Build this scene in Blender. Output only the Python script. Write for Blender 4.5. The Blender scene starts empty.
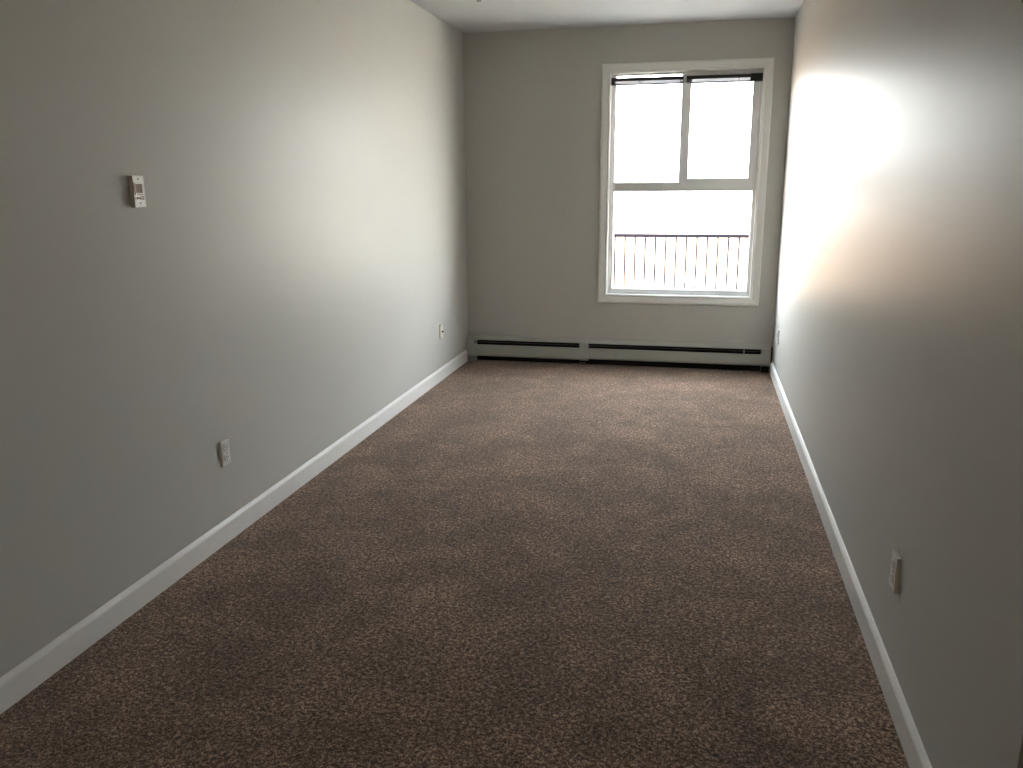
import bpy, bmesh, math, random
from mathutils import Vector, Matrix
random.seed(7)
S = bpy.context.scene
COL = S.collection

# ------------------------------------------------------------------ camera
F_PX, YAW, PITCH, ROLL = 819.93, 0.2240, 0.2384, -0.0070
CX, CZ = 1.7676, 1.3580
W, D, H = 2.327, 6.2114, 2.44          # room width, distance to the window wall, height
NEAR, SIDE, END = -1.9, W + 1.25, 1.34  # room behind the camera
cam = bpy.data.cameras.new('camera'); camo = bpy.data.objects.new('camera', cam); COL.objects.link(camo)
cam.sensor_fit = 'HORIZONTAL'; cam.sensor_width = 36.0; cam.lens = 36.0 * F_PX / 1023.0
cam.clip_start = 0.02; cam.clip_end = 500
fw = Vector((-math.sin(YAW) * math.cos(PITCH), math.cos(YAW) * math.cos(PITCH), -math.sin(PITCH)))
r0 = fw.cross(Vector((0, 0, 1))).normalized(); u0 = r0.cross(fw)
c_, s_ = math.cos(ROLL), math.sin(ROLL)
rr = r0 * c_ + u0 * s_; uu = u0 * c_ - r0 * s_
camo.matrix_world = Matrix(((rr.x, uu.x, -fw.x, CX), (rr.y, uu.y, -fw.y, 0), (rr.z, uu.z, -fw.z, CZ), (0, 0, 0, 1)))
S.camera = camo

# ------------------------------------------------------------------ sky, sun, exposure
S.view_settings.view_transform = 'Standard'; S.view_settings.look = 'None'
S.view_settings.gamma = 1.0; S.view_settings.use_curve_mapping = False
S.view_settings.exposure = 0.10
world = bpy.data.worlds.new('world'); S.world = world; world.use_nodes = True
wn = world.node_tree; wn.nodes.clear()
wo = wn.nodes.new('ShaderNodeOutputWorld'); wb = wn.nodes.new('ShaderNodeBackground')
tc = wn.nodes.new('ShaderNodeTexCoord'); sx = wn.nodes.new('ShaderNodeSeparateXYZ'); rp = wn.nodes.new('ShaderNodeValToRGB')
wn.links.new(tc.outputs['Generated'], sx.inputs[0]); wn.links.new(sx.outputs['Z'], rp.inputs[0])
rp.color_ramp.elements[0].position = 0.0; rp.color_ramp.elements[0].color = (1.0, 0.98, 0.95, 1)
el = rp.color_ramp.elements.new(0.3); el.color = (0.93, 0.96, 1.0, 1)
rp.color_ramp.elements[2].position = 0.8; rp.color_ramp.elements[2].color = (0.80, 0.89, 1.0, 1)
wn.links.new(rp.outputs[0], wb.inputs[0]); # the sky is brighter round to the right, on the sun's side
nm = wn.nodes.new('ShaderNodeVectorMath'); nm.operation = 'DOT_PRODUCT'; nm.inputs[1].default_value = (0.93, 0.34, 0.12)
wn.links.new(tc.outputs['Generated'], nm.inputs[0])
cl = wn.nodes.new('ShaderNodeMath'); cl.operation = 'MAXIMUM'; cl.inputs[1].default_value = 0.0; wn.links.new(nm.outputs['Value'], cl.inputs[0])
pp = wn.nodes.new('ShaderNodeMath'); pp.operation = 'POWER'; pp.inputs[1].default_value = 2.0; wn.links.new(cl.outputs[0], pp.inputs[0])
sk = wn.nodes.new('ShaderNodeMath'); sk.operation = 'MULTIPLY_ADD'; sk.inputs[1].default_value = 8.0; sk.inputs[2].default_value = 25.0
wn.links.new(pp.outputs[0], sk.inputs[0]); wn.links.new(sk.outputs[0], wb.inputs[1])
wn.links.new(wb.outputs[0], wo.inputs[0])
sun = bpy.data.lights.new('sun', 'SUN'); suno = bpy.data.objects.new('sun', sun); COL.objects.link(suno)
sun.energy = 85.0; sun.angle = 0.01; sun.color = (1.0, 0.93, 0.82)
suno.rotation_euler = Vector((-0.80, 0.14, -0.56)).to_track_quat('-Z', 'Y').to_euler()   # rakes along the outside of the window wall
suno.location = (0, 0, 12)
# added warm fill light, unseen behind the camera, to warm the near walls
lamp = bpy.data.lights.new('warm_fill', 'POINT'); lampo = bpy.data.objects.new('warm_fill', lamp); COL.objects.link(lampo)
lamp.energy = 6.0; lamp.color = (1.0, 0.74, 0.45); lamp.shadow_soft_size = 0.14; lampo.location = (1.25, -0.85, 2.2)
S.cycles.use_denoising = True
S.cycles.max_bounces = 14; S.cycles.diffuse_bounces = 9; S.cycles.glossy_bounces = 6
S.cycles.sample_clamp_indirect = 0.0

# ------------------------------------------------------------------ materials
def mat(name, col, rough=0.5, spec=0.5, metal=0.0, build=None, coat=0.0):
    m = bpy.data.materials.new(name); m.use_nodes = True
    nt = m.node_tree; b = nt.nodes['Principled BSDF']
    b.inputs['Base Color'].default_value = (*col, 1); b.inputs['Roughness'].default_value = rough
    b.inputs['Specular IOR Level'].default_value = spec; b.inputs['Metallic'].default_value = metal
    if build: build(nt, b)
    else:   # faint mottling so no surface is perfectly even
        t = nt.nodes.new('ShaderNodeTexCoord'); n = nt.nodes.new('ShaderNodeTexNoise'); n.inputs['Scale'].default_value = 40
        mr = nt.nodes.new('ShaderNodeMapRange'); mr.inputs[3].default_value = rough * 0.9; mr.inputs[4].default_value = min(1, rough * 1.1)
        nt.links.new(t.outputs['Object'], n.inputs['Vector']); nt.links.new(n.outputs[0], mr.inputs[0]); nt.links.new(mr.outputs[0], b.inputs['Roughness'])
    return m

def paint(stretch, bump=0.1, sheen=0.0, groughness=0.3):
    def f(nt, b):
        N = nt.nodes.new; L = nt.links.new
        t = N('ShaderNodeTexCoord'); mp = N('ShaderNodeMapping'); mp.inputs['Scale'].default_value = stretch
        L(t.outputs['Object'], mp.inputs[0])
        n = N('ShaderNodeTexNoise'); n.inputs['Scale'].default_value = 1.0; n.inputs['Detail'].default_value = 3
        L(mp.outputs[0], n.inputs['Vector'])
        n2 = N('ShaderNodeTexNoise'); n2.inputs['Scale'].default_value = 260; n2.inputs['Detail'].default_value = 2
        L(t.outputs['Object'], n2.inputs['Vector'])
        b1 = N('ShaderNodeBump'); b1.inputs['Strength'].default_value = bump; b1.inputs['Distance'].default_value = 0.01
        L(n.outputs[0], b1.inputs['Height'])
        b2 = N('ShaderNodeBump'); b2.inputs['Strength'].default_value = 0.12; b2.inputs['Distance'].default_value = 0.0008
        L(n2.outputs[0], b2.inputs['Height']); L(b1.outputs[0], b2.inputs['Normal']); L(b2.outputs[0], b.inputs['Normal'])
        if sheen:      # eggshell paint: matt head-on, shining at a glancing angle
            b.inputs['Specular IOR Level'].default_value = 0.0
            lw = N('ShaderNodeLayerWeight'); lw.inputs['Blend'].default_value = 0.5
            pw = N('ShaderNodeMath'); pw.operation = 'POWER'; pw.inputs[1].default_value = 3.9
            ma = N('ShaderNodeMath'); ma.operation = 'MULTIPLY_ADD'; ma.inputs[1].default_value = sheen; ma.inputs[2].default_value = 0.003
            L(lw.outputs['Facing'], pw.inputs[0]); L(pw.outputs[0], ma.inputs[0])
            gl = N('ShaderNodeBsdfGlossy'); gl.inputs['Roughness'].default_value = groughness; L(b2.outputs[0], gl.inputs['Normal'])
            mx = N('ShaderNodeMixShader'); L(ma.outputs[0], mx.inputs[0]); L(b.outputs[0], mx.inputs[1]); L(gl.outputs[0], mx.inputs[2])
            L(mx.outputs[0], nt.nodes['Material Output'].inputs[0])
    return f

M_WALL = mat('grey_wall_paint', (0.503, 0.494, 0.462), 0.6, 0.0, build=paint((5, 5, 0.25), 0.16, 0.41, 0.39))
M_CEIL = mat('ceiling_paint', (0.52, 0.525, 0.525), 0.8, 0.3, build=paint((4, 4, 4), 0.05))
M_TRIM = mat('white_trim_paint', (0.72, 0.71, 0.685), 0.5, 0.35)
M_VINYL = mat('window_vinyl', (0.72, 0.72, 0.72), 0.35, 0.5)
M_HEAT = mat('heater_enamel', (0.40, 0.415, 0.375), 0.4, 0.5)
M_DARK = mat('dark_metal_and_shade', (0.02, 0.019, 0.017), 0.7, 0.3)  # dark pipe and fins; also stands in for shade in the heater's gaps
M_SHADE_METAL = mat('shade_metal', (0.09, 0.09, 0.085), 0.5, 0.4)  # metal darkened for the shade inside the heater slot
M_PLASTIC = mat('white_plastic', (0.72, 0.70, 0.66), 0.3, 0.5)
M_IVORY = mat('ivory_plastic', (0.72, 0.69, 0.58), 0.3, 0.5)
M_SLOT = mat('slot_black', (0.06, 0.055, 0.05), 0.5, 0.3)
M_SCREW = mat('screw_metal', (0.30, 0.28, 0.25), 0.4, 0.5, 0.7)
M_TAN = mat('tan_window', (0.20, 0.15, 0.115), 0.7, 0.1)
M_RAIL = mat('railing_metal', (0.008, 0.007, 0.011), 0.6, 0.05)
M_BLACK = mat('blind_charcoal', (0.02, 0.02, 0.024), 0.45, 0.4)
M_BRASS = mat('sprinkler_metal', (0.14, 0.12, 0.09), 0.4, 0.5, 0.8)
M_SCRAP = mat('paper_scrap', (0.6, 0.57, 0.52), 0.8, 0.2)

def slat_b(nt, b):
    N = nt.nodes.new; L = nt.links.new
    tr = N('ShaderNodeBsdfTranslucent'); tr.inputs[0].default_value = (0.12, 0.11, 0.16, 1)
    mx = N('ShaderNodeMixShader'); mx.inputs[0].default_value = 0.08
    out = nt.nodes['Material Output']; L(b.outputs[0], mx.inputs[1]); L(tr.outputs[0], mx.inputs[2]); L(mx.outputs[0], out.inputs[0])
M_SLAT = mat('blind_slat', (0.22, 0.205, 0.26), 0.35, 0.5, build=slat_b)

def glass_b(nt, b):
    N = nt.nodes.new; L = nt.links.new
    tr = N('ShaderNodeBsdfTransparent'); tr.inputs[0].default_value = (0.97, 0.985, 0.98, 1)
    gl = N('ShaderNodeBsdfGlossy'); gl.inputs['Roughness'].default_value = 0.0
    lw = N('ShaderNodeLayerWeight'); lw.inputs['Blend'].default_value = 0.5
    pw = N('ShaderNodeMath'); pw.operation = 'POWER'; pw.inputs[1].default_value = 5.0; L(lw.outputs['Facing'], pw.inputs[0])
    fr = N('ShaderNodeMath'); fr.operation = 'MULTIPLY_ADD'; fr.inputs[1].default_value = 0.9; fr.inputs[2].default_value = 0.04; L(pw.outputs[0], fr.inputs[0])
    mx = N('ShaderNodeMixShader'); out = nt.nodes['Material Output']
    L(fr.outputs[0], mx.inputs[0]); L(tr.outputs[0], mx.inputs[1]); L(gl.outputs[0], mx.inputs[2]); L(mx.outputs[0], out.inputs[0])
M_GLASS = mat('window_glass', (1, 1, 1), 0.0, build=glass_b)

def carpet_b(nt, b):
    N = nt.nodes.new; L = nt.links.new
    t = N('ShaderNodeTexCoord')
    def noise(scale, detail, rough=0.5, dist=0.0):
        n = N('ShaderNodeTexNoise'); n.inputs['Scale'].default_value = scale; n.inputs['Detail'].default_value = detail
        n.inputs['Roughness'].default_value = rough; n.inputs['Distortion'].default_value = dist
        L(t.outputs['Object'], n.inputs['Vector']); return n
    n1 = noise(100, 2, 0.6, 0.8); n2 = noise(3.3, 6, 0.66, 0.6); n3 = noise(230, 2, 0.7)
    vo = N('ShaderNodeTexVoronoi'); vo.inputs['Scale'].default_value = 120; L(t.outputs['Object'], vo.inputs['Vector'])
    r = N('ShaderNodeValToRGB'); e = r.color_ramp.elements
    e[0].position = 0.38; e[0].color = (0.022, 0.012, 0.008, 1); e[1].position = 0.62; e[1].color = (0.45, 0.305, 0.218, 1)
    m = r.color_ramp.elements.new(0.50); m.color = (0.118, 0.070, 0.047, 1)
    ad = N('ShaderNodeMix'); ad.data_type = 'FLOAT'; ad.inputs[0].default_value = 0.4
    L(n1.outputs[0], ad.inputs[2]); L(n3.outputs[0], ad.inputs[3]); L(ad.outputs[0], r.inputs[0])
    # flattened / brushed pile shows paler patches
    mr = N('ShaderNodeMapRange'); mr.inputs[1].default_value = 0.42; mr.inputs[2].default_value = 0.68
    mr.inputs[3].default_value = 0.88; mr.inputs[4].default_value = 1.5; L(n2.outputs[0], mr.inputs[0])
    hs = N('ShaderNodeMix'); hs.data_type = 'RGBA'; hs.blend_type = 'MULTIPLY'; hs.inputs[0].default_value = 1.0
    L(r.outputs[0], hs.inputs[6]); L(mr.outputs[0], hs.inputs[7]); L(hs.outputs[2], b.inputs['Base Color'])
    bp = N('ShaderNodeBump'); bp.inputs['Strength'].default_value = 1.0; bp.inputs['Distance'].default_value = 0.006
    L(ad.outputs[0], bp.inputs['Height']); L(bp.outputs[0], b.inputs['Normal'])
    b.inputs['Sheen Weight'].default_value = 0.25; b.inputs['Sheen Roughness'].default_value = 0.5
    b.inputs['Sheen Tint'].default_value = (0.9, 0.85, 0.8, 1)
M_CARPET = mat('brown_carpet', (0.2, 0.13, 0.1), 0.95, 0.05, build=carpet_b)

def ground_b(nt, b):
    N = nt.nodes.new; L = nt.links.new
    t = N('ShaderNodeTexCoord'); n = N('ShaderNodeTexNoise'); n.inputs['Scale'].default_value = 0.4; n.inputs['Detail'].default_value = 6
    L(t.outputs['Object'], n.inputs['Vector']); r = N('ShaderNodeValToRGB'); e = r.color_ramp.elements
    e[0].position = 0.3; e[0].color = (0.25, 0.15, 0.085, 1); e[1].position = 0.7; e[1].color = (0.32, 0.205, 0.125, 1)
    L(n.outputs[0], r.inputs[0]); L(r.outputs[0], b.inputs['Base Color'])
M_GROUND = mat('dry_ground', (0.6, 0.42, 0.28), 0.95, 0.1, build=ground_b)
M_PAVE = mat('pale_paving', (0.28, 0.28, 0.275), 0.9, 0.2)
M_BOUNCE = mat('pale_bounce', (0.87, 0.785, 0.675), 0.9, 0.1)  # made pale to bounce daylight into the room
M_DECK = mat('deck_concrete', (0.20, 0.20, 0.195), 0.9, 0.1)

# ------------------------------------------------------------------ helpers
def bx(bm, x0, x1, y0, y1, z0, z1, bev=0.0):
    vs = [bm.verts.new((x, y, z)) for x in (x0, x1) for y in (y0, y1) for z in (z0, z1)]
    fs = [bm.faces.new([vs[i] for i in q]) for q in ((0, 1, 3, 2), (4, 6, 7, 5), (0, 4, 5, 1), (2, 3, 7, 6), (0, 2, 6, 4), (1, 5, 7, 3))]
    if bev > 0:
        es = list({e for f in fs for e in f.edges})
        bmesh.ops.bevel(bm, geom=es, offset=bev, segments=2, profile=0.5, affect='EDGES')

def cyl(bm, c, axis, r, h, seg=20, r2=None):
    q = Vector((0, 0, 1)).rotation_difference(Vector(axis)).to_matrix().to_4x4()
    bmesh.ops.create_cone(bm, cap_ends=True, segments=seg, radius1=r, radius2=r if r2 is None else r2, depth=h,
                          matrix=Matrix.Translation(Vector(c)) @ q)

def prism(bm, prof, axis, a, b):
    """closed profile (list of 2-D points) extruded from a to b; axis 'x': prof=(y,z); axis 'y': prof=(x,z)"""
    def P(p, t): return (t, p[0], p[1]) if axis == 'x' else (p[0], t, p[1])
    A = [bm.verts.new(P(p, a)) for p in prof]; B = [bm.verts.new(P(p, b)) for p in prof]
    n = len(prof)
    for i in range(n): bm.faces.new((A[i], A[(i + 1) % n], B[(i + 1) % n], B[i]))
    bm.faces.new(A); bm.faces.new(B[::-1])

def link(name, bm, m, parent=None, smooth=False):
    bmesh.ops.recalc_face_normals(bm, faces=bm.faces[:])
    me = bpy.data.meshes.new(name); bm.to_mesh(me); bm.free(); me.materials.append(m)
    o = bpy.data.objects.new(name, me); COL.objects.link(o)
    if smooth:
        for p in me.polygons: p.use_smooth = True
    if parent is not None:
        o.parent = parent; o.matrix_parent_inverse = parent.matrix_basis.inverted()
    return o

def boxes(name, lst, m, parent=None, bev=0.0):
    bm = bmesh.new()
    for b in lst: bx(bm, *b, bev=bev)
    return link(name, bm, m, parent)

def struct(o): o['kind'] = 'structure'; return o

def thing(name, label, cat, loc=(0, 0, 0), group=None, rot=0.0):
    o = bpy.data.objects.new(name, None); COL.objects.link(o); o.location = loc; o.rotation_euler = (0, 0, rot)
    o.empty_display_size = 0.05
    o['label'] = label; o['category'] = cat
    if group: o['group'] = group
    return o

# ------------------------------------------------------------------ room shell
T = 0.125
XL, XR, ZB, ZT = 1.037, 2.2085, 0.4774, 2.1916      # casing outside
IL, IR, IB, IT = 1.0981, 2.1429, 0.5488, 2.1226     # jamb opening
J = 0.018
struct(boxes('floor', [(-T, SIDE + T, NEAR - T, D + T, -0.15, 0)], M_CARPET))
struct(boxes('ceiling', [(-T, SIDE + T, NEAR - T, D + T, H, H + 0.15)], M_CEIL))
struct(boxes('wall_left', [(-T, 0, NEAR - T, D + T, 0, H)], M_WALL))
struct(boxes('wall_right', [(W, SIDE + T, END, D + T, 0, H)], M_WALL, bev=0.0))
struct(boxes('wall_side', [(SIDE, SIDE + T, NEAR - T, END, 0, H)], M_WALL))
struct(boxes('wall_near', [(0, SIDE, NEAR - T, NEAR, 0, H)], M_WALL))
bmw = bmesh.new()
ox0, ox1, oz0, oz1 = IL - J, IR + J, IB - J, IT + J
xs = [0, ox0, ox1, W]; zs = [0, oz0, oz1, H]
vg = {}
for iy, y in enumerate((D, D + T)):
    for i, x in enumerate(xs):
        for k, z in enumerate(zs): vg[i, k, iy] = bmw.verts.new((x, y, z))
for iy in (0, 1):
    for i in range(3):
        for k in range(3):
            if (i, k) != (1, 1): bmw.faces.new([vg[i, k, iy], vg[i + 1, k, iy], vg[i + 1, k + 1, iy], vg[i, k + 1, iy]])
for (a, b) in (((1, 1), (2, 1)), ((2, 1), (2, 2)), ((2, 2), (1, 2)), ((1, 2), (1, 1))):
    bmw.faces.new([vg[a[0], a[1], 0], vg[b[0], b[1], 0], vg[b[0], b[1], 1], vg[a[0], a[1], 1]])
struct(link('wall_far', bmw, M_WALL))

HD = 0.075
BH = 0.089
def base_prof(x0, sgn):   # x0 wall plane, sgn +1 projects towards +x
    pts = [(0, 0), (0.014, 0), (0.014, 0.074), (0.0125, 0.0765), (0.0125, 0.0785), (0.0105, 0.081), (0.0055, 0.0875), (0.003, BH), (0, BH)]
    return [(x0 + sgn * p[0], p[1]) for p in pts]
bm = bmesh.new(); prism(bm, base_prof(0, 1), 'y', NEAR, D - HD - 0.004); struct(link('baseboard_left', bm, M_TRIM))
bm = bmesh.new(); prism(bm, base_prof(W, -1), 'y', END, D - HD - 0.012); struct(link('baseboard_right', bm, M_TRIM))
bm = bmesh.new(); prism(bm, base_prof(END, -1), 'x', W, SIDE); struct(link('baseboard_side', bm, M_TRIM))
bm = bmesh.new(); prism(bm, base_prof(NEAR, 1), 'x', 0.014, SIDE); struct(link('baseboard_near', bm, M_TRIM))

# ------------------------------------------------------------------ window
win = bpy.data.objects.new('window_1', None); COL.objects.link(win); win['kind'] = 'structure'
# picture-frame casing with mitred corners
prof = [(0.0, 0.0), (0.0, 0.007), (0.004, 0.0095), (0.010, 0.0095), (0.014, 0.007), (0.018, 0.0085), (0.030, 0.0115), (0.044, 0.015),
        (0.055, 0.016), (0.061, 0.014), (0.0635, 0.010), (0.0635, 0.0)]
bm = bmesh.new(); rings = []
ci = 0.003
for (cx, cz, sx_, sz_) in ((IL - ci, IB - ci, -1, -1), (IR + ci, IB - ci, 1, -1), (IR + ci, IT + ci, 1, 1), (IL - ci, IT + ci, -1, 1)):
    rings.append([bm.verts.new((cx + sx_ * p[0], D - p[1], cz + sz_ * p[0])) for p in prof])
for a in range(4):
    A, B = rings[a], rings[(a + 1) % 4]
    for i in range(len(prof) - 1): bm.faces.new((A[i], A[i + 1], B[i + 1], B[i]))
link('window_casing', bm, M_TRIM, win)
YF0, YF1 = D + 0.032, D + 0.085      # vinyl frame depth
def ring(bm, x0, x1, z0, z1, wl, wr, wb_, wt, y0, y1, bev=0.002):
    bx(bm, x0, x0 + wl, y0, y1, z0, z1, bev); bx(bm, x1 - wr, x1, y0, y1, z0, z1, bev)
    bx(bm, x0 + wl, x1 - wr, y0, y1, z0, z0 + wb_, bev); bx(bm, x0 + wl, x1 - wr, y0, y1, z1 - wt, z1, bev)
bm = bmesh.new()
bx(bm, IL - J, IL, D - 0.006, YF1 + 0.02, IB - J, IT + J); bx(bm, IR, IR + J, D - 0.006, YF1 + 0.02, IB - J, IT + J)
bx(bm, IL, IR, D - 0.006, YF1 + 0.02, IB - J, IB); bx(bm, IL, IR, D - 0.006, YF1 + 0.02, IT, IT + J)
link('window_jamb', bm, M_TRIM, win)
MZ0, MZ1 = 1.303, 1.369
bm = bmesh.new(); ring(bm, IL, IR, IB, IT, 0.036, 0.025, 0.040, 0.014, YF0, YF1); link('window_frame', bm, M_VINYL, win)
boxes('middle_rail', [(IL + 0.024, IR - 0.020, YF0 - 0.002, YF1 - 0.01, MZ0, MZ1)], M_VINYL, win, 0.003)
# fixed upper left light
boxes('mullion', [(1.596, 1.650, YF0 + 0.012, YF1 - 0.008, MZ1, IT - 0.014)], M_VINYL, win, 0.003)
# sliding upper right sash
bm = bmesh.new(); ring(bm, 1.622, IR - 0.020, MZ1 - 0.001, IT - 0.014, 0.040, 0.042, 0.026, 0.020, YF0 - 0.006, YF0 + 0.018)
sash = link('sliding_sash', bm, M_VINYL, win)
boxes('sash_latch', [(1.630, 1.640, YF0 - 0.018, YF0 - 0.006, 1.62, 1.70)], M_VINYL, sash, 0.002)
boxes('glass_pane', [(1.660, 2.090, YF0 + 0.004, YF0 + 0.008, MZ1 + 0.022, IT - 0.032)], M_GLASS, sash)
boxes('glass_pane', [(IL + 0.030, 1.600, YF1 - 0.03, YF1 - 0.026, MZ1 - 0.002, IT - 0.012)], M_GLASS, win)
boxes('glass_pane', [(IL + 0.030, IR - 0.018, YF1 - 0.03, YF1 - 0.026, IB + 0.028, MZ0 + 0.002)], M_GLASS, win)

# ------------------------------------------------------------------ raised blind
bl = thing('venetian_blind', 'raised dark mini blind bunched along the top of the window', 'blind', (1.62, D + 0.0140, 2.06))
def bz(x):   # the blind hangs a little lower on its left
    return 2.053 - (x - IL) * 0.003
def slant(name, x0, x1, y0, y1, dz0, dz1, m, parent):
    bm = bmesh.new(); bx(bm, x0, x1, y0, y1, 0, 1)
    for v in bm.verts: v.co.z = bz(v.co.x) + (dz1 if v.co.z > 0.5 else dz0)
    return link(name, bm, m, parent)
xa, xb = IL + 0.006, IR - 0.006
slant('head_rail', xa, xb, D + 0.0020, D + 0.0280, 0.018, 0.040, M_BLACK, bl)
bm = bmesh.new()
for k in range(9):
    z0 = -0.002 + k * 0.0022
    vs = []
    n = 24
    for i in range(n + 1):
        x = xa + 0.014 + (xb - xa - 0.03) * i / n; z = bz(x) + z0 + 0.0009 * math.sin(i * 1.3 + k)
        vs.append([bm.verts.new((x, D + 0.0030 + 0.025 * q, z + 0.0022 * (1 - (2 * q - 1) ** 2))) for q in (0, 0.25, 0.5, 0.75, 1)])
    for i in range(n):
        for q in range(4): bm.faces.new((vs[i][q], vs[i + 1][q], vs[i + 1][q + 1], vs[i][q + 1]))
link('slat_stack', bm, M_SLAT, bl)
slant('bottom_rail', xa + 0.014, xb - 0.016, D + 0.0040, D + 0.0260, -0.011, -0.003, M_SLAT, bl)
slant('end_bracket', xa - 0.004, xa + 0.020, D - 0.0020, D + 0.0320, -0.008, 0.041, M_BLACK, bl)
slant('end_bracket', xb - 0.078, xb + 0.004, D - 0.0040, D + 0.0320, -0.008, 0.043, M_BLACK, bl)
slant('centre_bracket', 1.607, 1.627, D - 0.0060, D + 0.0015, -0.010, 0.038, M_VINYL, bl)
for x in (1.30, 1.585, 1.66, 1.98):
    slant('ladder_cord', x, x + 0.005, D + 0.0005, D + 0.0020, -0.012, 0.020, M_BLACK, bl)

# ------------------------------------------------------------------ baseboard heater
ht = thing('baseboard_heater', 'long grey-green metal baseboard heater along the foot of the window wall', 'heater', (W / 2, D - 0.04, 0))
Y0 = D - HD
def sheet(bm, pts, x0, x1, t=0.0015):
    """bent sheet metal: open polyline (y,z) given thickness, extruded along x"""
    n = len(pts); off = []
    for i in range(n):
        a = Vector(pts[max(i - 1, 0)]); b = Vector(pts[min(i + 1, n - 1)]); d = (b - a).normalized()
        off.append((pts[i][0] - d.y * t, pts[i][1] + d.x * t))
    prism(bm, list(pts) + off[::-1], 'x', x0, x1)
HX0, HX1 = 0.006, 2.312
secs = [(0.068, 0.905), (0.970, 2.248)]
bm = bmesh.new()
sheet(bm, [(D - 0.002, 0.012), (D - 0.002, 0.196), (D - 0.012, 0.197), (Y0 + 0.010, 0.183), (Y0 + 0.004, 0.179), (Y0 + 0.003, 0.1745), (Y0 + 0.005, 0.1735)], HX0 + 0.01, HX1 - 0.01)
link('back_plate', bm, M_HEAT, ht)
for x0, x1 in secs:
    bm = bmesh.new()
    lo = 0.008 if x0 > 0.5 else 0.0
    sheet(bm, [(Y0 + 0.012, 0.134), (Y0 + 0.006, 0.138), (Y0 + 0.001, 0.1365), (Y0 - 0.001, 0.132), (Y0, 0.126), (Y0, 0.060 + lo), (Y0 + 0.002, 0.052 + lo), (Y0 + 0.012, 0.043 + lo)], x0 - 0.01, x1 + 0.01)
    link('front_panel', bm, M_HEAT, ht)
    bm = bmesh.new()     # the hinged damper blade, coloured dark for the slot's shade
    sheet(bm, [(Y0 + 0.012, 0.158), (Y0 + 0.022, 0.152), (Y0 + 0.040, 0.150)], x0 + 0.002, x1 - 0.002)
    link('damper', bm, M_SHADE_METAL, ht)
    bm = bmesh.new(); cyl(bm, ((x0 + x1) / 2, D - 0.035, 0.085), (1, 0, 0), 0.011, x1 - x0 - 0.004)
    tube = link('heating_pipe', bm, M_DARK, ht)
    bm = bmesh.new(); x = x0 + 0.03
    while x < x1 - 0.03:
        bx(bm, x, x + 0.0008, D - 0.062, D - 0.010, 0.060, 0.118); x += 0.011
    link('fins', bm, M_DARK, tube)
def cap_prof(e=0.0, lo=0.0):
    return [(D - 0.001, 0.030), (D - 0.001, 0.198 + e), (D - 0.012, 0.199 + e), (Y0 + 0.008, 0.185 + e), (Y0 - 0.002 - e, 0.178), (Y0 - 0.003 - e, 0.135), (Y0 - 0.003 - e, 0.056 + lo), (Y0 + 0.004, 0.040 + lo)]
for x0, x1 in ((HX0, 0.068), (2.248, HX1)):
    bm = bmesh.new(); prism(bm, cap_prof(0.0, 0.014 if x0 > 1 else 0.0), 'x', x0, x1); o = link('end_cap', bm, M_HEAT, ht)
    mod = o.modifiers.new('bevel', 'BEVEL'); mod.width = 0.003; mod.segments = 2
bm = bmesh.new(); prism(bm, cap_prof(-0.001), 'x', 0.905, 0.970); link('splice_plate', bm, M_HEAT, ht)
boxes('slot_shade', [(0.078, 2.246, D - 0.009, D - 0.005, 0.03, 0.178)], M_DARK, ht)  # dark sheet standing in for the shade inside the slot
boxes('end_gap_shade', [(HX1 + 0.001, W - 0.002, D - 0.060, D - 0.003, 0.055, 0.185)], M_DARK, ht)  # dark block painted as the shade between end cap and wall
boxes('bracket_clip', [(2.118, 2.128, Y0 + 0.002, Y0 + 0.012, 0.140, 0.168)], M_HEAT, ht)
boxes('foot', [(0.905, 0.955, Y0 + 0.002, Y0 + 0.02, 0.012, 0.024)], M_SHADE_METAL, ht)
boxes('foot', [(HX0 + 0.004, 0.074, Y0 + 0.006, D - 0.01, 0.0, 0.034)], M_HEAT, ht)
boxes('foot', [(2.252, HX1 - 0.004, Y0 + 0.030, D - 0.01, 0.0, 0.045)], M_DARK, ht)  # foot coloured dark as part of the shade under the cap
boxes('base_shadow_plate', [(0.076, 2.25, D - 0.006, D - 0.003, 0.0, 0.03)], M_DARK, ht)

# ------------------------------------------------------------------ wall fittings
def fit(name, label, cat, side, y, z, group=None):
    """local frame: +x out of the wall, y along it; the right wall's turn round by half a turn"""
    return thing(name, label, cat, (0 if side < 0 else W, y, z), group, 0 if side < 0 else math.pi)
def lpart(name, bm, m, parent, smooth=False):
    bmesh.ops.recalc_face_normals(bm, faces=bm.faces[:])
    me = bpy.data.meshes.new(name); bm.to_mesh(me); bm.free(); me.materials.append(m)
    o = bpy.data.objects.new(name, me); COL.objects.link(o); o.parent = parent
    if smooth:
        for p in me.polygons: p.use_smooth = True
    return o
PW, PH, PT = 0.0295, 0.050, 0.0095
def plate(bm, w=PW, h=PH, t=PT):
    A = [bm.verts.new((0, s * w, k * h)) for s, k in ((-1, -1), (1, -1), (1, 1), (-1, 1))]
    B = [bm.verts.new((t * 0.8, s * w, k * h)) for s, k in ((-1, -1), (1, -1), (1, 1), (-1, 1))]
    C = [bm.verts.new((t, s * (w - 0.002), k * (h - 0.002))) for s, k in ((-1, -1), (1, -1), (1, 1), (-1, 1))]
    for P, Q in ((A, B), (B, C)):
        for i in range(4): bm.faces.new((P[i], P[(i + 1) % 4], Q[(i + 1) % 4], Q[i]))
    bm.faces.new(C); bm.faces.new(A[::-1])
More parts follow.
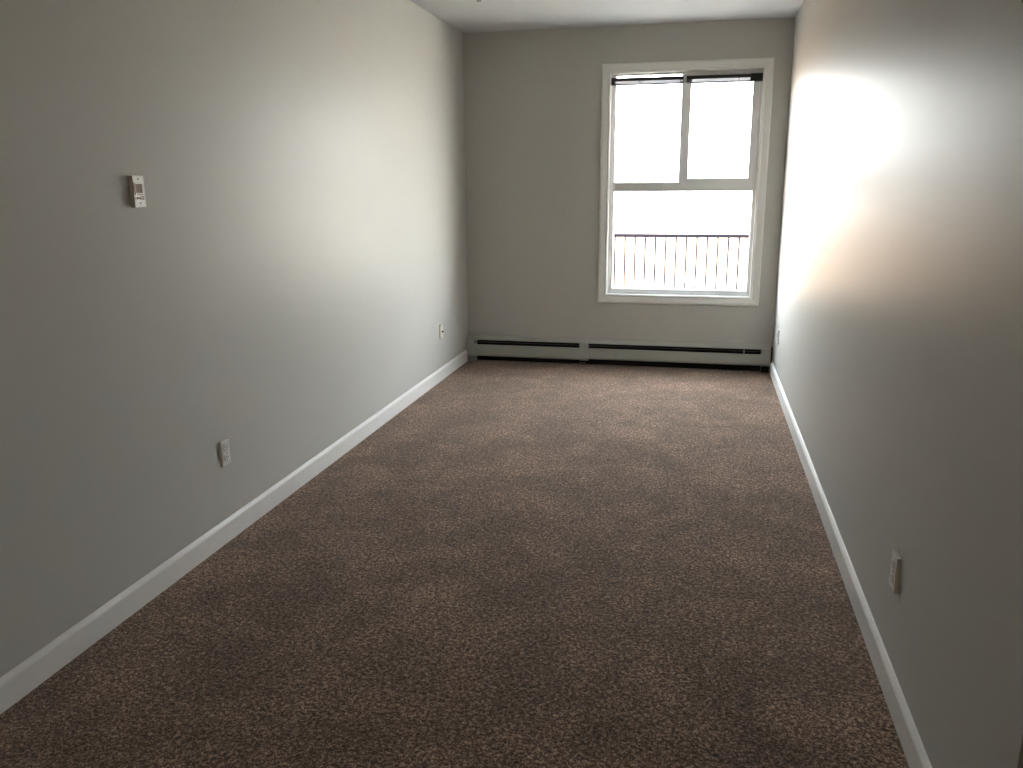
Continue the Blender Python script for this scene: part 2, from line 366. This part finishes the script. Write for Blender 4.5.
def duplex(label, side, y, z, m=None, group=None):
    m = m or M_PLASTIC
    t = fit('wall_outlet', label, 'outlet', side, y, z, group)
    bm = bmesh.new(); plate(bm); lpart('cover_plate', bm, m, t)
    for s in (-1, 1):
        bm = bmesh.new(); cyl(bm, (PT + 0.0012, 0, s * 0.0205), (1, 0, 0), 0.0150, 0.0030, 28)
        for v in bm.verts:
            if abs(v.co.z - s * 0.0205) > 0.0135: v.co.z = s * 0.0205 + math.copysign(0.0135, v.co.z - s * 0.0205)
        rc = lpart('receptacle', bm, m, t)
        bm = bmesh.new(); xx = PT + 0.0026
        bx(bm, xx, xx + 0.0006, -0.0068, -0.0048, s * 0.0205 - 0.001, s * 0.0205 + 0.007)
        bx(bm, xx, xx + 0.0006, 0.0048, 0.0068, s * 0.0205 - 0.001, s * 0.0205 + 0.007)
        cyl(bm, (xx + 0.0003, 0, s * 0.0205 - 0.0075), (1, 0, 0), 0.0026, 0.0006, 12)
        lpart('socket_slots', bm, M_SLOT, rc)
    bm = bmesh.new(); cyl(bm, (PT + 0.0004, 0, 0), (1, 0, 0), 0.003, 0.0012, 12); lpart('screw', bm, M_SCREW, t)
    return t
duplex('white duplex outlet low on the left wall, nearest of that wall\'s plates to the camera', -1, 2.714, 0.353)
duplex('white duplex outlet low on the right wall, in the near dim part of it', 1, 2.208, 0.337)
duplex('white outlet low on the right wall beside the heater end, washed in window light', 1, 5.80, 0.335)

cx_ = fit('cable_jack', 'cream wall plate with one dark round jack, left wall near the far corner', 'wall jack', -1, 5.50, 0.347)
bm = bmesh.new(); plate(bm); lpart('cover_plate', bm, M_IVORY, cx_)
bm = bmesh.new(); cyl(bm, (PT + 0.004, 0, 0), (1, 0, 0), 0.0065, 0.009, 6); nut = lpart('jack', bm, M_SLOT, cx_)
bm = bmesh.new(); cyl(bm, (PT + 0.010, 0, 0), (1, 0, 0), 0.0045, 0.007, 16); lpart('threaded_pin', bm, M_SCREW, nut)
for s in (-1, 1):
    bm = bmesh.new(); cyl(bm, (PT + 0.0004, 0, s * 0.036), (1, 0, 0), 0.003, 0.0012, 12); lpart('screw', bm, M_SCREW, cx_)

bk = fit('blank_plate', 'plain grey painted blank plate on the left wall closest to the far corner', 'wall plate', -1, 5.935, 0.372)
bm = bmesh.new(); plate(bm, t=0.004); lpart('cover_plate', bm, M_WALL, bk)
for s in (-1, 1):
    bm = bmesh.new(); cyl(bm, (0.0044, 0, s * 0.03), (1, 0, 0), 0.003, 0.0012, 12); lpart('screw', bm, M_WALL, bk)

th = fit('thermostat', 'small white upright thermostat with a tan window, high on the left wall', 'thermostat', -1, 2.363, 1.3445)
hw, hh, dp = 0.0275, 0.0495, 0.014
bm = bmesh.new(); bx(bm, 0, 0.006, -hw - 0.0, hw + 0.0, -hh, hh); lpart('back_plate', bm, M_PLASTIC, th)
bm = bmesh.new(); bx(bm, 0.006, dp, -hw, hw, -hh, hh, bev=0.002); lpart('housing', bm, M_PLASTIC, th)
bm = bmesh.new(); bx(bm, dp - 0.001, dp + 0.0008, -0.0185, 0.0155, -0.004, 0.024, bev=0.0003); lpart('tan_window', bm, M_TAN, th)
bm = bmesh.new(); bx(bm, dp, dp + 0.0018, -0.0225, -0.0185, -0.010, 0.028); lpart('window_surround', bm, M_SCREW, th)
bm = bmesh.new(); bx(bm, dp, dp + 0.003, -0.016, -0.006, -0.0235, -0.0165, bev=0.0005); bx(bm, dp, dp + 0.003, -0.003, 0.003, -0.0235, -0.0165, bev=0.0005)
lpart('set_lever', bm, M_SCREW, th)
bm = bmesh.new(); bx(bm, dp, dp + 0.0010, 0.006, 0.019, -0.025, -0.021); bx(bm, dp, dp + 0.001, 0.006, 0.019, -0.018, -0.0145)
bx(bm, dp, dp + 0.001, -0.012, 0.014, -0.0105, -0.0085); lpart('scale_marks', bm, M_TAN, th)
for zz in (0.0395, -0.036):
    bm = bmesh.new(); cyl(bm, (dp + 0.0005, -0.001, zz), (1, 0, 0), 0.0032, 0.0014, 14); lpart('screw', bm, M_SCREW, th)

# ceiling sprinkler head
sp = thing('sprinkler_head', 'small dark metal sprinkler tip hanging from the ceiling at the top edge', 'sprinkler', (0.445, 5.02, H))
def sp_part(name, build, m):
    bm = bmesh.new(); build(bm); return lpart(name, bm, m, sp)
sp_part('escutcheon', lambda b: cyl(b, (0, 0, -0.003), (0, 0, 1), 0.03, 0.006, 28, 0.036), M_PLASTIC)
sp_part('body', lambda b: cyl(b, (0, 0, -0.012), (0, 0, 1), 0.009, 0.014, 8), M_BRASS)
sp_part('yoke', lambda b: (bx(b, -0.011, -0.008, -0.002, 0.002, -0.036, -0.016), bx(b, 0.008, 0.011, -0.002, 0.002, -0.036, -0.016)), M_BRASS)
sp_part('glass_bulb', lambda b: cyl(b, (0, 0, -0.026), (0, 0, 1), 0.0022, 0.02, 10), M_SLOT)
sp_part('deflector', lambda b: cyl(b, (0, 0, -0.0375), (0, 0, 1), 0.0135, 0.003, 16), M_BRASS)

# scraps on the carpet below the heater
def scrap(name, label, x, y, s, a):
    bm = bmesh.new(); n = 7
    T0 = [bm.verts.new((x + s * (1 + .35 * math.sin(i * 2.3 + a)) * math.cos(i * 2 * math.pi / n), y + 0.6 * s * math.sin(i * 2 * math.pi / n), 0.0015 + 0.002 * math.sin(i * 1.7 + a) ** 2)) for i in range(n)]
    T1 = [bm.verts.new((v.co.x, v.co.y, v.co.z + 0.004)) for v in T0]
    for i in range(n): bm.faces.new((T0[i], T0[(i + 1) % n], T1[(i + 1) % n], T1[i]))
    bm.faces.new(T1); bm.faces.new(T0[::-1])
    o = link(name, bm, M_SCRAP); o['label'] = label; o['category'] = 'scrap'; return o
scrap('debris_scrap', 'tiny pale scrap on the carpet under the heater\'s right end, the rightmost one', 2.105, D - 0.095, 0.010, 0.4)
scrap('debris_scrap', 'tiny pale scrap on the carpet under the heater, left of the other scrap', 2.020, D - 0.085, 0.008, 2.0)

# ------------------------------------------------------------------ outdoors
RY = D + 2.0
rl = thing('balcony_railing', 'thin dark metal balcony railing with upright bars outside the window', 'railing', (1.6, RY, -0.1))
RX0, RX1 = -0.75, 3.95
boxes('top_rail', [(RX0, RX1, RY - 0.02, RY + 0.02, 0.850, 0.883)], M_RAIL, rl, 0.003)
boxes('bottom_rail', [(RX0, RX1, RY - 0.015, RY + 0.015, -0.02, 0.005)], M_RAIL, rl, 0.003)
x = RX0 + 0.03
while x < RX1:
    boxes('baluster', [(x - 0.0085, x + 0.0085, RY - 0.0085, RY + 0.0085, 0.005, 0.852)], M_RAIL, rl); x += 0.0985
for x in (RX0, RX1): boxes('post', [(x - 0.02, x + 0.02, RY - 0.02, RY + 0.02, -0.1, 0.89)], M_RAIL, rl, 0.003)
struct(boxes('balcony_slab', [(-1.0, 4.2, D + T, RY + 0.1, -0.28, -0.10)], M_DECK))
struct(boxes('ground', [(-90, 90, D + T, 160, -3.3, -3.0)], M_GROUND))  # invented ground colour, picked for the warm light it bounces indoors
struct(boxes('bounce_paving', [(-1.0, 4.5, RY + 2.0, 40, -3.0, -2.95)], M_PAVE))  # added paving, its tone picked for the light bounced onto the walls

# unseen pale ground added at the right to bounce light onto the left wall
bm = bmesh.new()
poly = [(4.6, D + 1.5), (90, D + 1.5), (90, 158), (40, 158), (6.6, 22)]
lo_ = [bm.verts.new((x, y, -3.0)) for x, y in poly]; hi_ = [bm.verts.new((x, y, -2.88)) for x, y in poly]
for i in range(len(poly)): bm.faces.new((lo_[i], lo_[(i + 1) % 5], hi_[(i + 1) % 5], hi_[i]))
bm.faces.new(lo_[::-1]); bm.faces.new(hi_)
struct(link('bounce_ground', bm, M_BOUNCE))
